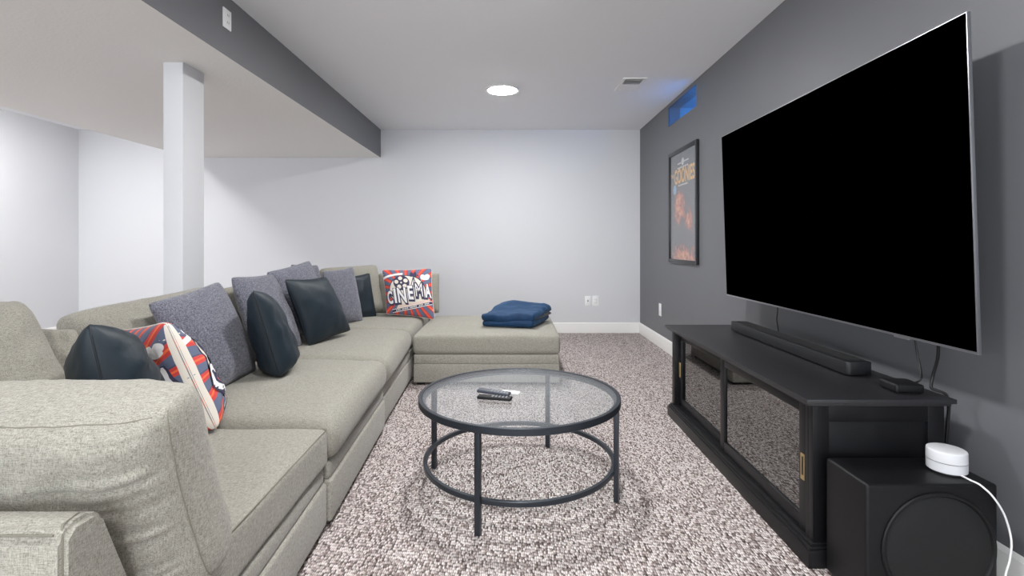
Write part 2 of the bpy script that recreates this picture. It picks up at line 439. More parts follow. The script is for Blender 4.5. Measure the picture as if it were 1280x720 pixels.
# baseboards
BP = [(0, 0), (0.016, 0), (0.016, 0.095), (0.013, 0.103), (0.013, 0.112), (0.006, 0.122), (0, 0.127)]
def baseboard(name, a, b, across, label):
    bm = bmesh.new(); extrude_profile(bm, BP, Vector(a), Vector(b), Vector(across)); struct(obj(name, bm, M_trim, angle=25), label)
baseboard('baseboard_back', (XL, YB, 0), (XR, YB, 0), (0, -1, 0), 'white moulded baseboard along the far white wall')
baseboard('baseboard_right', (XR, YN, 0), (XR, YB-0.016, 0), (-1, 0, 0), 'white moulded baseboard along the charcoal wall')
baseboard('baseboard_left', (XL, YN, 0), (XL, YB-0.016, 0), (1, 0, 0), 'white moulded baseboard along the left wall')
# post
tag(box('support_post', (-2.010, -1.897, 2.90, 3.10, 0, SZ), M_white, bev=0.004), 'white square support post behind the sofa, rising to the soffit', 'post')

# ceiling lamps
LAB = ['round flush ceiling light above the ottoman, the only lamp in view', 'round flush ceiling light straight above the coffee table',
       'round flush ceiling light above the near end of the sofa and subwoofer', 'added unseen fill light on the ceiling just behind the viewpoint',
       'round flush ceiling light left of the soffit, near the far wall',
       'round flush ceiling light left of the soffit, beside the near seats']
for i, (x, y) in enumerate(LAMPS):
    left = x < -2
    lab = LAB[i]
    t = thing('ceiling_light', lab, 'ceiling light', (x, y, ZC), 'round flush ceiling lights')
    bm = bmesh.new(); c0 = Vector((0, 0, 0))
    ring_bm(bm, c0, 0.128, 0.148, -0.012, 0.0, 48); obj('trim_ring', bm, M_trim, t)
    bm = bmesh.new(); R = lathe(bm, [(0.128, -0.004), (0.127, -0.012), (0.1, -0.018), (0.05, -0.021), (0.0005, -0.022)], 40); bm.faces.new(R[0]); obj('lens', bm, M_lens, t)

# ceiling register
t = thing('ceiling_vent', 'small white louvred air vent in the ceiling near the charcoal wall', 'air vent', (1.03, 4.38, ZC))
x0, x1, y0, y1 = 0.955, 1.105, 4.23, 4.53
bm = bmesh.new()
bx(bm, x0-0.025, x0, y0-0.025, y1+0.025, ZC-0.008, ZC); bx(bm, x1, x1+0.025, y0-0.025, y1+0.025, ZC-0.008, ZC)
bx(bm, x0, x1, y0-0.025, y0, ZC-0.008, ZC); bx(bm, x0, x1, y1, y1+0.025, ZC-0.008, ZC); bx(bm, x0, x1, 4.372, 4.388, ZC-0.008, ZC)
obj('frame', bm, M_trim, t, smooth=False)
box('duct', (x0, x1, y0, y1, ZC-0.0015, ZC-0.0005), M_slot, t)
for k in range(9):
    yy = y0+0.02+k*0.0325
    bm = bmesh.new(); bx(bm, x0, x1, -0.013, 0.013, -0.001, 0.001)
    bmesh.ops.rotate(bm, verts=bm.verts, matrix=Matrix.Rotation(0.5 if yy < 4.38 else -0.5, 3, 'X')); bmesh.ops.translate(bm, verts=bm.verts, vec=(0, yy, ZC-0.006))
    obj('slat', bm, M_trim, t, smooth=False)
settle(t)

# wall plates; frame (origin, right, up, out)
def plate(name, o, r, u, out, label, kind, w_=0.072, h_=0.117):
    o, r, u, out = map(Vector, (o, r, u, out))
    t = thing(name, label, 'wall outlet', o)
    M = Matrix((r, u, out)).transposed()
    def part(nm, dims, mat, bev=0):
        bm = bmesh.new(); bx(bm, *dims, bev=bev)
        bmesh.ops.transform(bm, matrix=M.to_4x4(), verts=bm.verts); return obj(nm, bm, mat, t)
    part('plate', (-w_/2, w_/2, -h_/2, h_/2, 0, 0.007), M_plate, 0.003)
    if kind == 'duplex':
        for s in (-1, 1):
            f = part('receptacle', (-0.017, 0.017, s*0.02-0.014, s*0.02+0.014, 0.006, 0.0095), M_plate, 0.002)
            for dx in (-0.007, 0.007):
                g = part('slot', (dx-0.0015, dx+0.0015, s*0.02-0.005, s*0.02+0.006, 0.009, 0.0099), M_slot); g.parent = f
    elif kind == 'coax':
        part('socket', (-0.006, 0.006, -0.006, 0.006, 0.006, 0.014), M_slot, 0.002)
    else:
        part('cover', (-0.016, 0.016, -0.033, 0.033, 0.006, 0.010), M_plate, 0.002)
    return t
yb = 6.12
plate('wall_outlet', ((734.7-640)/F_PX*yb, yb, 1.08-(376-305)/F_PX*yb), (1, 0, 0), (0, 0, 1), (0, -1, 0), 'white single-socket wall plate on the far wall, left of a duplex outlet', 'coax')
plate('wall_outlet', ((744.5-640)/F_PX*yb, yb, 1.08-(376-305)/F_PX*yb), (1, 0, 0), (0, 0, 1), (0, -1, 0), 'white duplex wall outlet on the far wall, right of a single-socket plate', 'duplex', 0.078, 0.125)
plate('wall_outlet', (XR, 1.557*F_PX/185.5, 1.08-82/F_PX*5.28), (0, -1, 0), (0, 0, 1), (-1, 0, 0), 'white wall plate low on the charcoal wall below the poster', 'blank', 0.075, 0.13)
YP = 1.596*F_PX/357
plate('wall_outlet', (SX1, YP, 1.08+281/F_PX*YP), (0, 1, 0), (0, 0, 1), (1, 0, 0), 'white duplex outlet on the charcoal side of the soffit', 'duplex', 0.078, 0.108)

# ================================================================= sectional sofa
sofa = thing('sectional_sofa', 'long beige woven sectional sofa with loose back cushions along the left side', 'sofa', (-1.25, 2.9, 0))
XB = -1.86
FR = [(-0.645, 0.80), (-0.695, 1.90), (-0.745, 2.915), (-0.785, 3.93), (-0.80, 5.02)]       # front line of the bases
for i in range(4):
    (xa, ya), (xb, yb2) = FR[i], FR[i+1]
    g = 0.006
    stepx = 0.012 if i == 1 else 0.0
    q = [(xa+stepx, ya+g), (xb+stepx, yb2-g), (XB, yb2-g), (XB, ya+g)]
    bm = bmesh.new(); prism(bm, q, 0.025, 0.185, 0.012); b_ = obj('base', bm, M_sofa_base, sofa)
    q2 = [(xa+stepx-0.008, ya+g+0.004), (xb+stepx-0.008, yb2-g-0.004), (XB+0.01, yb2-g-0.004), (XB+0.01, ya+g+0.004)]
    bm = bmesh.new(); prism(bm, q2, 0.18, 0.25, 0.018); obj('deck', bm, M_sofa_base, sofa)
    for fx in (0.08, 0.92):
        bm = bmesh.new(); bx(bm, xb-0.12, xb-0.06, ya+(yb2-ya)*fx-0.03, ya+(yb2-ya)*fx+0.03, 0, 0.03, bev=0.004); obj('foot', bm, M_black, sofa)
# seat cushions: (front-near, front-far, back-far, back-near)
XC = -1.62
seatA = soft_box('seat_cushion', [(-0.665, 0.90), (-0.690, 1.892), (XC, 1.892), (XC, 0.90)], 0.25, 0.388, 0.022, M_sofa, sofa, crown=0.012, wr=0.004, seed=1)
seatB = soft_box('seat_cushion', [(-0.672, 1.905), (-0.728, 2.915), (XC, 2.915), (XC, 1.905)], 0.245, 0.415, 0.06, M_sofa, sofa, crown=0.022, wr=0.006, seed=2, bulge=0.012)
seatC = soft_box('seat_cushion', [(-0.722, 2.922), (-0.790, 3.925), (XC, 3.925), (XC, 2.922)], 0.245, 0.415, 0.06, M_sofa, sofa, crown=0.022, wr=0.006, seed=3, bulge=0.012)
seatD = soft_box('seat_cushion', [(-0.790, 3.935), (-0.800, 4.83), (XC, 4.83), (XC, 3.935)], 0.245, 0.415, 0.055, M_sofa, sofa, crown=0.022, wr=0.005, seed=4, bulge=0.008)
# welt on the near cushion's top edge
def welt(parent, quad, z, r=0.002, crown=0.0):
    pts = []
    for a, b in zip(quad, quad[1:]+quad[:1]):
        for k in range(10): pts.append(Vector((a[0]+(b[0]-a[0])*k/10, a[1]+(b[1]-a[1])*k/10, z)))
    return tube('welt', pts, r, M_seam, parent, 6, True)
welt(seatA, [(-0.670, 0.905), (-0.696, 1.886), (XC+0.02, 1.886), (XC+0.02, 0.905)], 0.3835)
# low upholstered back frames: outer face upright, inner face sloping
def frame_back(name, a, b, inner, x_round=0.03):
    """a->b along the outer face at floor; inner = direction into the sofa"""
    a, b, inner = Vector(a), Vector(b), Vector(inner)
    prof = [(0, 0.19), (0.235, 0.19), (0.16, 0.40), (0.085, 0.612), (0.062, 0.632), (0.02, 0.634), (0.0, 0.615)]
    bm = bmesh.new(); extrude_profile(bm, prof, a, b, inner)
    es = [e for e in bm.edges]
    bmesh.ops.bevel(bm, geom=es, offset=0.009, segments=3, affect='EDGES', clamp_overlap=True)
    return obj(name, bm, M_sofa, sofa, angle=60)
fr1 = frame_back('back_frame', (XB, 0.785, 0), (-0.70, 0.785, 0), (0, 1, 0))
tube('welt', [Vector((-0.708, 0.793+0.0, 0.25+k*0.045)) for k in range(9)]+[Vector((-0.715, 0.80, 0.634)), Vector((-0.72, 0.835, 0.634)), Vector((-0.72, 0.87, 0.612))], 0.0016, M_seam, fr1, 6)
tube('welt', [Vector((XB+0.02, 0.7895, 0.622)), Vector((-0.72, 0.7895, 0.622))], 0.0016, M_seam, fr1, 6)
for i in range(4):
    y0, y1 = FR[i][1]+0.004, FR[i+1][1]-0.004
    if i == 0: y0 = 0.80
    frame_back('back_frame', (XB, y0+(0.16 if i == 0 else 0), 0), (XB, y1, 0), (1, 0, 0))
frame_back('back_frame', (XB, 5.10, 0), (-0.80, 5.10, 0), (0, -1, 0))

# back cushions
def gather(amp, freq, end=1, sidesel=None):
    def f(s, t, side):
        e = s*end
        if e < 0.3: return 0.0
        k = ((e-0.3)/0.7)**1.5*max(0, min(1, (0.965-abs(e))*14))*max(0, 1-t*t)
        ph = t*freq-2.2*e+2.6*noise.noise(Vector((s*2.2, t*3.1, 5.0)))
        return amp*k*(abs(math.sin(ph))-0.5)*(0.6+0.6*noise.noise(Vector((t*4, 2.2, side))))
    return f
def back_cushion(tl, tr, br, bl, T, seed, N=26, wr=0.010, **kw):
    p = Pillow(tl, tr, br, bl, T, a=kw.pop('a', 7.0), b=kw.pop('b', 0.45), pinch=kw.pop('pinch', 0.02), wr=wr, seed=seed, **kw)
    return p, p.mesh('back_cushion', M_sofa, sofa, N)
# nearest one, against the near frame (its back face is toward us)
pn, on = back_cushion(V(-0.640, 0.985, 0.785), V(-1.60, 0.985, 0.785), V(-1.60, 1.085, 0.385), V(-0.610, 1.085, 0.385), 0.125, 11, N=110, wr=0.007,
                      a=8.0, b=0.42, cr=0.03, ridge=gather(0.020, 19, -1))
def seamline(p, s0, parent, side, t0=-0.95, t1=0.95, r=0.0014):
    pts = [p.pt(s0, t, side, 0.0) for t in [t0+(t1-t0)*k/30 for k in range(31)]]
    return tube('seam', pts, r, M_seam, parent, 6)
seamline(pn, -0.985, on, -1)
pts = [pn.pt(s, 0.94, -1, 0.0) for s in [-0.95+1.9*k/40 for k in range(41)]]; tube('seam', pts, 0.0014, M_seam, on, 6)
# left one of the near seat, then along the back
back_cushion(V(-1.665, 1.00, 0.885), V(-1.665, 1.68, 0.885), V(-1.42, 1.68, 0.40), V(-1.42, 1.00, 0.40), 0.105, 12, a=8, b=0.45, N=36)
back_cushion(V(-1.75, 1.93, 0.80), V(-1.74, 2.88, 0.83), V(-1.50, 2.88, 0.43), V(-1.50, 1.93, 0.43), 0.10, 13, N=40, ridge=gather(0.014, 11, -1))
back_cushion(V(-1.73, 2.93, 0.81), V(-1.73, 3.88, 0.81), V(-1.50, 3.88, 0.43), V(-1.50, 2.93, 0.43), 0.10, 14)
back_cushion(V(-1.69, 4.42, 0.865), V(-1.335, 4.90, 0.875), V(-1.245, 4.80, 0.43), V(-1.55, 4.34, 0.43), 0.085, 15, a=8, b=0.45)
back_cushion(V(-1.30, 4.90, 0.80), V(-0.705, 4.90, 0.80), V(-0.69, 4.80, 0.42), V(-1.26, 4.80, 0.42), 0.085, 16, N=40, a=6, ridge=gather(0.012, 14, 1))
settle(sofa)

# ottoman
ot = thing('ottoman', 'low square beige ottoman at the far end of the sofa, blue blanket on it', 'ottoman', (-0.195, 4.35, 0))
oq = [(0.366, 3.84), (0.366, 4.86), (-0.757, 4.86), (-0.757, 3.84)]
bm = bmesh.new(); prism(bm, [(x*0.995, y) for x, y in oq], 0.02, 0.162, 0.010); obj('base', bm, M_sofa_base, ot)
bm = bmesh.new(); prism(bm, [(0.362, 3.845), (0.362, 4.855), (-0.753, 4.855), (-0.753, 3.845)], 0.158, 0.236, 0.014); obj('deck', bm, M_sofa_base, ot)
soft_box('seat_cushion', [(0.372, 3.835), (0.372, 4.865), (-0.763, 4.865), (-0.763, 3.835)], 0.236, 0.385, 0.035, M_sofa, ot, crown=0.02, wr=0.004, seed=9)
for fx in (-0.70, 0.31):
    for fy in (3.9, 4.8): box('foot', (fx-0.03, fx+0.03, fy-0.03, fy+0.03, 0, 0.025), M_black, ot)
settle(ot)

# ================================================================= throw pillows
def throw(name, label, mat, corners, T, group, seed, pip=None, **kw):
    p = Pillow(*corners, T, seed=seed, **kw)
    c = (p.c[2]+p.c[3])/2
    o = p.mesh(name, mat)
    tag(o, label, 'pillow', group)
    if pip: tube('piping', p.outline(), 0.0028, pip, o, 6, True)
    return p, o
GG, GN, GP = 'grey knitted throw pillows', 'dark navy throw pillows', 'printed throw pillows'
throw('throw_pillow', 'large grey knitted pillow leaning behind the nearer printed pillow', M_grey,
      [P(183, 379, 2.12), P(274, 351, 2.55), P(321, 463, 2.58), P(262, 497, 2.16)], 0.085, GG, 21, pinch=0.04)
throw('throw_pillow', 'grey knitted pillow standing behind the edge-on navy pillow', M_grey,
      [P(288, 346, 2.82), P(341, 342, 3.25), P(379, 433, 3.25), P(322, 455, 2.78)], 0.07, GG, 22, pinch=0.04)
throw('throw_pillow', 'grey knitted pillow with a tall corner behind the face-on navy pillow', M_grey,
      [P(332, 340, 3.25), P(387, 325, 3.7), P(415, 405, 3.7), P(362, 420, 3.25)], 0.07, GG, 23, pinch=0.04)
throw('throw_pillow', 'grey knitted pillow almost hidden, only its corner peeking up from behind', M_grey,
      [P(363, 330, 3.72), P(397, 331, 4.1), P(410, 395, 4.1), P(375, 400, 3.72)], 0.05, GG, 24, pinch=0.04)
throw('throw_pillow', 'light grey knitted pillow between two navy pillows near the sofa corner', M_grey,
      [P(402, 339, 3.95), P(441, 333, 4.32), P(454, 402, 4.26), P(410, 408, 3.92)], 0.06, GG, 25, pinch=0.05)
throw('throw_pillow', 'navy pillow seen edge-on behind the nearest back cushion', M_navy,
      [P(110, 404, 1.42), P(138, 414, 1.70), P(187, 545, 1.70), P(152, 580, 1.40)], 0.105, GN, 31, M_navy_seam, pinch=0.03, wr=0.014, blunt=5)
throw('throw_pillow', 'navy pillow standing edge-on on the middle of the seat', M_navy,
      [P(316, 363, 2.34), P(327, 366, 2.68), P(358, 456, 2.70), P(350, 472, 2.38)], 0.088, GN, 32, M_navy_seam, pinch=0.02, wr=0.012, blunt=7, sag=0.15)
throw('throw_pillow', 'square navy pillow facing the room, middle of the sofa', M_navy,
      [P(355, 349, 3.15), P(408, 346, 3.55), P(439, 413, 3.58), P(386, 434, 3.2)], 0.075, GN, 33, M_navy_seam, wr=0.006)
throw('throw_pillow', 'farthest navy pillow, close to the corner back cushion', M_navy,
      [P(430, 346, 4.36), P(462, 341, 4.60), P(471, 397, 4.50), P(438, 400, 4.34)], 0.045, GN, 34, M_navy_seam, wr=0.008)
# small slumped beige cushion behind the nearest navy one
throw('throw_pillow', 'slumped beige cushion mostly hidden behind the nearest navy pillow', M_sofa,
      [P(45, 410, 1.80), P(95, 411, 1.90), P(110, 480, 1.85), P(60, 500, 1.75)], 0.06, 'beige cushions', 35, cr=0.12, wr=0.014)

# ---- printed pillows
def refine(bm, L):
    for _ in range(10):
        es = [e for e in bm.edges if e.calc_length() > L]
        if not es: break
        bmesh.ops.subdivide_edges(bm, edges=es, cuts=1); bmesh.ops.triangulate(bm, faces=bm.faces)
def poly_mesh(pts, L=0.09):
    bm = bmesh.new(); vs_ = [bm.verts.new((x, y, 0)) for x, y in pts]; bm.faces.new(vs_); bmesh.ops.triangulate(bm, faces=bm.faces)
    refine(bm, L); me = bpy.data.meshes.new('print'); bm.to_mesh(me); bm.free(); return me
def disc(cx, cy, rx, ry=None, a0=0, a1=2*PI, n=36):
    ry = ry or rx
    return [(cx+rx*math.cos(a0+(a1-a0)*k/n), cy+ry*math.sin(a0+(a1-a0)*k/n)) for k in range(n if a1-a0 > 6.28 else n+1)]
def text_mesh(s, size=1.0, off=0.0, sx=1.0, rot=0.0, loc=(0, 0), L=0.09, shear=0.0):
    cu = bpy.data.curves.new('lettering', 'FONT'); cu.body = s; cu.size = size; cu.align_x = 'CENTER'; cu.align_y = 'CENTER'; cu.offset = off
    cu.fill_mode = 'FRONT'; cu.resolution_u = 4
    to = bpy.data.objects.new('lettering', cu); C.objects.link(to)
    me = bpy.data.meshes.new_from_object(to)
    bpy.data.objects.remove(to); bpy.data.curves.remove(cu)
    bm = bmesh.new(); bm.from_mesh(me); bpy.data.meshes.remove(me)
    for v in bm.verts:
        x, y = v.co.x*sx, v.co.y; y += shear*x
        v.co = Vector((x*math.cos(rot)-y*math.sin(rot)+loc[0], x*math.sin(rot)+y*math.cos(rot)+loc[1], 0))
    bmesh.ops.triangulate(bm, faces=bm.faces); refine(bm, L)
    me = bpy.data.meshes.new('lettering'); bm.to_mesh(me); bm.free(); return me
def cinema(label, corners, T, seed, both=False, **kw):
    p = Pillow(*corners, T, seed=seed, **kw)
    o = p.mesh('printed_pillow', M_burst, None, 72); tag(o, label, 'pillow', GP)
    tube('piping', p.outline(), 0.003, M_cream, o, 6, True)
    for side in ((1, -1) if both else (1,)):
        if both: p.conform('border', poly_mesh([(-0.9998, -0.985), (-0.975, -0.985), (-0.975, 0.985), (-0.9998, 0.985)], 0.03), M_cream, o, 0.002, side, 0.9999)
        def put(nm, me, mat, layer):
            if side < 0:
                for v in me.vertices: v.co.x *= -1
            p.conform(nm, me, mat, o, 0.0012+0.0011*layer, side)
        put('print', poly_mesh(disc(0.02, -0.02, 0.78, 0.70)), M_ink, 0)
        put('print', poly_mesh(disc(0.02, -0.02, 0.74, 0.66)), M_cream, 1)
        # cream banners in the corners, a cloud
        for x, y, rx, ry in ((0.74, 0.56, 0.17, 0.09), (0.66, 0.62, 0.09, 0.09), (0.84, 0.64, 0.10, 0.09)):
            put('print', poly_mesh(disc(x, y, rx, ry, n=20)), M_cloudw, 0)
        arc = [(-0.98+0.85*k/10, 0.56+0.18*math.sin(k/10*PI*0.5)) for k in range(11)]
        put('print', poly_mesh([(x, y+0.05) for x, y in arc]+[(x, y-0.05) for x, y in arc[::-1]]), M_cloudw, 2)
        # film reel
        put('print', poly_mesh(disc(-0.20, 0.33, 0.33, 0.33)), M_ink, 3)
        for k in range(5):
            a = PI/2+0.15+2*PI*k/5
            put('print', poly_mesh(disc(-0.20+0.20*math.cos(a), 0.33+0.20*math.sin(a), 0.088, n=16)), M_cream, 4)
        put('print', poly_mesh(disc(-0.20, 0.33, 0.04, n=12)), M_cream, 4)
        # camera on a tripod
        put('print', poly_mesh([(0.16, 0.74), (0.42, 0.74), (0.42, 0.60), (0.16, 0.60)]), M_ink, 3)
        put('print', poly_mesh(disc(0.22, 0.77, 0.06, n=14)), M_ink, 3); put('print', poly_mesh(disc(0.35, 0.77, 0.06, n=14)), M_ink, 3)
        put('print', poly_mesh([(0.42, 0.66), (0.50, 0.72), (0.50, 0.60)]), M_ink, 3)
        for dx in (-0.13, 0, 0.13): put('print', poly_mesh([(0.28, 0.60), (0.31, 0.60), (0.31+dx, 0.16), (0.28+dx, 0.16)]), M_ink, 2)
        # lettering, rising to the right
        xs = [-0.74, -0.50, -0.21, 0.14, 0.50, 0.86]; szs = [0.74, 0.84, 0.86, 0.76, 0.78, 0.72]; ys = [-0.34, -0.27, -0.24, -0.11, 0.02, 0.02]; sxs = [0.50, 0.75, 0.60, 0.58, 0.58, 0.42]
        for ch, x, sz, y, sx in zip('CINEMA', xs, szs, ys, sxs):
            put('lettering', text_mesh(ch, sz, 0.075, sx, 0.06, (x+0.012, y-0.03)), M_ink, 5)
            put('lettering', text_mesh(ch, sz, -0.005 if ch == 'M' else 0.024, sx, 0.06, (x, y)), M_cloudw, 6)
        # lower banner: pale field, dark ribbon carrying small illegible words
        put('print', poly_mesh([(-0.52, -0.80), (-0.40, -0.60), (0.30, -0.46), (0.86, -0.26), (0.96, -0.40), (0.4, -0.60)]), M_pink, 2)
        rib = lambda f: (-0.70+1.68*f, -0.90+0.50*f+0.10*math.sin(f*PI)*-0.4)
        up_ = [rib(k/14) for k in range(15)]
        put('print', poly_mesh([(x, y+0.085) for x, y in up_]+[(x, y-0.055) for x, y in up_[::-1]]), M_cloudw, 2)
        put('print', poly_mesh([(x, y+0.06) for x, y in up_]+[(x, y-0.03) for x, y in up_[::-1]]), M_ink, 3)
        for f0, f1 in ((0.10, 0.22), (0.25, 0.42), (0.45, 0.63), (0.68, 0.79), (0.82, 0.94)):
            n_ = max(3, int((f1-f0)*34))
            for k in range(n_):
                fa = f0+(f1-f0)*k/n_; fb = fa+(f1-f0)/n_*0.66
                (xa, ya), (xb, yb2) = rib(fa), rib(fb)
                put('print', poly_mesh([(xa, ya-0.005), (xb, yb2-0.005), (xb, yb2+0.04), (xa, ya+0.04)], 0.2), M_cloudw, 4)
    return p, o
cinema('printed pillow lettered CINEMA facing the room at the sofa corner',
       [P(477, 337, 4.62), P(540, 335, 4.60), P(544, 400, 4.45), P(483, 393, 4.47)], 0.075, 41, pinch=0.06, wr=0.004)
cinema('crumpled red and blue printed pillow seen edge-on beside the nearest navy pillow',
       [P(208, 402, 1.78), P(150, 413, 2.04), P(215, 512, 2.10), P(272, 538, 1.82)], 0.110, 42, both=True, pinch=0.03, wr=0.016, blunt=6, sag=0.2)

# ---- folded blanket
bl = thing('folded_blanket', 'folded blue velvet blanket on the ottoman', 'blanket', (0.03, 4.24, 0.405))
def fold_layer(name, quad, z0, z1, mat, seed, lift=None, wr=0.01):
    o = soft_box(name, quad, z0, z1, (z1-z0)*0.49, mat, bl, crown=0.012, wr=wr, seed=seed, core=20)
    if lift:
        for v in o.data.vertices: v.co.z += lift(v.co)
    return o
def hump(c):
    x, y = c.x, c.y
    return 0.055*math.exp(-((x-0.06)/0.20)**2-((y-4.46)/0.14)**2)+0.012*noise.noise(Vector((x*9, y*7, 1)))+0.006*noise.noise(Vector((x*30, y*16, 4)))
def droop(c):
    return hump(c)+0.018*max(0, (c.x-0.10)/0.2)+0.006*math.sin(c.y*60)*max(0, (c.x-0.1)/0.2)
fold_layer('fold', [(0.17, 4.02), (0.335, 4.48), (-0.12, 4.56), (-0.245, 4.09)], 0.410, 0.463, M_blanket, 3, wr=0.010)
fold_layer('lining', [(0.182, 4.08), (0.352, 4.48), (0.05, 4.52), (-0.05, 4.12)], 0.456, 0.480, M_lining, 5, wr=0.006)
fold_layer('fold', [(0.175, 4.025), (0.360, 4.49), (-0.13, 4.57), (-0.25, 4.08)], 0.450, 0.512, M_blanket, 4, droop, wr=0.014)
settle(bl)

# ================================================================= coffee table
TC = Vector((0.033, 2.273, 0)); ZT = 0.408
ct = thing('coffee_table', 'round glass coffee table on a dark metal frame', 'coffee table', TC)
bm = bmesh.new(); ring_bm(bm, Vector(), 0.432, 0.450, ZT-0.026, ZT+0.002); ring_bm(bm, Vector(), 0.418, 0.434, ZT-0.026, ZT-0.010); obj('top_ring', bm, M_metal, ct)
bm = bmesh.new(); R = lathe(bm, [(0.0005, ZT-0.008), (0.431, ZT-0.008), (0.431, ZT-0.001), (0.430, ZT), (0.0005, ZT)], 96); obj('glass_top', bm, M_glass, ct)
bm = bmesh.new(); ring_bm(bm, Vector(), 0.410, 0.428, 0.112, 0.132); obj('lower_ring', bm, M_metal, ct)
for (fx, fy) in ((-0.125, 1.871), (0.439, 2.110), (-0.374, 2.426), (0.192, 2.685)):
    d = Vector((fx, fy, 0))-TC; a = math.atan2(d.y, d.x)
    bm = bmesh.new(); bx(bm, 0.426, 0.446, -0.011, 0.011, 0, ZT-0.02, bev=0.0015)
    bmesh.ops.rotate(bm, verts=bm.verts, matrix=Matrix.Rotation(a, 3, 'Z')); obj('leg', bm, M_metal, ct)

def remote(label, c, yaw, pitch, roll, L, W_, H_, mat, bcol, btns=True):
    t = thing('remote_control', label, 'remote control', c); t.rotation_euler = (roll, pitch, yaw)
    bm = bmesh.new(); bx(bm, -L/2, L/2, -W_/2, W_/2, 0, H_, bev=min(H_*0.45, 0.006), seg=3); obj('body', bm, mat, t)
    if btns:
        for i in range(5):
            for j in (-1, 0, 1):
                bm = bmesh.new(); bx(bm, -L*0.05+i*L*0.1-0.0035, -L*0.05+i*L*0.1+0.0035, j*W_*0.27-0.003, j*W_*0.27+0.003, H_-0.0005, H_+0.0015); obj('button', bm, bcol, t)
    return t
M_btn = plain('grey buttons', rgb(150, 152, 158), 0.5)
M_grem = plain('satin grey remote', rgb(64, 68, 78), 0.35)
M_wrem = plain('white remote', rgb(232, 234, 236), 0.35)
remote('front black remote lying flat on the glass table', (-0.075, 2.178, ZT), -0.22, 0, 0, 0.152, 0.036, 0.014, M_black, M_btn)
remote('grey topped remote propped on the front black remote', (-0.080, 2.214, ZT+0.0135), -0.33, 0.035, 0.0, 0.150, 0.038, 0.014, M_grem, M_btn)
remote('small white remote under the propped remote, on the glass table', (-0.008, 2.262, ZT), -0.30, 0, 0, 0.085, 0.034, 0.010, M_wrem, M_btn, False)

# ================================================================= media cabinet
mc = thing('media_cabinet', 'long black wooden media cabinet with sliding glass doors under the television', 'cabinet', (1.23, 2.43, 0))
CY0, CY1, CX0, CX1, CZ = 1.690, 3.172, 1.010, 1.452, 0.567
bm = bmesh.new()
bx(bm, 0.972, 1.468, 1.658, 3.204, CZ-0.016, CZ, bev=0.003); bx(bm, 0.984, 1.460, 1.670, 3.192, CZ-0.026, CZ-0.015, bev=0.003)
obj('top', bm, M_black_top, mc)
bm = bmesh.new(); bx(bm, 0.985, 1.455, 1.672, 3.190, 0, 0.060, bev=0.002); obj('plinth', bm, M_black_wood, mc)
bm = bmesh.new(); bx(bm, 0.990, 1.455, 1.677, 3.185, 0.058, 0.070, bev=0.004); bx(bm, 0.998, 1.455, 1.683, 3.179, 0.068, 0.080, bev=0.004); obj('moulding', bm, M_black_wood, mc)
for yy, s in ((CY0, 1), (CY1, -1)):
    def sd(nm, x0, x1, z0, z1, d0, d1, bev=0.002):
        ya, yb2 = sorted((yy+s*d0, yy+s*d1)); return box(nm, (x0, x1, ya, yb2, z0, z1), M_black_wood, mc, bev=bev)
    sd('side_stile', CX0, CX0+0.055, 0.078, CZ-0.024, 0, 0.022); sd('side_stile', CX1-0.055, CX1, 0.078, CZ-0.024, 0, 0.022)
    sd('side_rail', CX0+0.054, CX1-0.054, CZ-0.085, CZ-0.024, 0, 0.022); sd('side_rail', CX0+0.054, CX1-0.054, 0.078, 0.135, 0, 0.022)
    sd('side_panel', CX0+0.05, CX1-0.05, 0.12, CZ-0.07, 0.009, 0.018)
box('front_post', (CX0, CX0+0.05, CY0+0.02, CY0+0.042, 0.078, CZ-0.024), M_black_wood, mc, bev=0.002)
box('front_post', (CX0, CX0+0.05, CY1-0.042, CY1-0.02, 0.078, CZ-0.024), M_black_wood, mc, bev=0.002)
box('top_rail', (CX0+0.004, CX0+0.05, CY0+0.04, CY1-0.04, CZ-0.045, CZ-0.024), M_black_wood, mc, bev=0.002)
box('track', (CX0+0.002, CX0+0.05, CY0+0.04, CY1-0.04, 0.078, 0.086), M_black_wood, mc)
box('back_panel', (CX1-0.012, CX1-0.002, CY0+0.02, CY1-0.02, 0.08, CZ-0.024), M_inside, mc)
box('floor_panel', (CX0+0.05, CX1-0.012, CY0+0.02, CY1-0.02, 0.078, 0.09), M_inside, mc)
box('divider', (CX0+0.06, CX1-0.012, 2.42, 2.44, 0.09, CZ-0.024), M_inside, mc)
for ya, yb2 in ((CY0+0.024, 2.42), (2.44, CY1-0.024)): box('shelf', (CX0+0.06, CX1-0.012, ya, yb2, 0.30, 0.316), M_inside, mc)
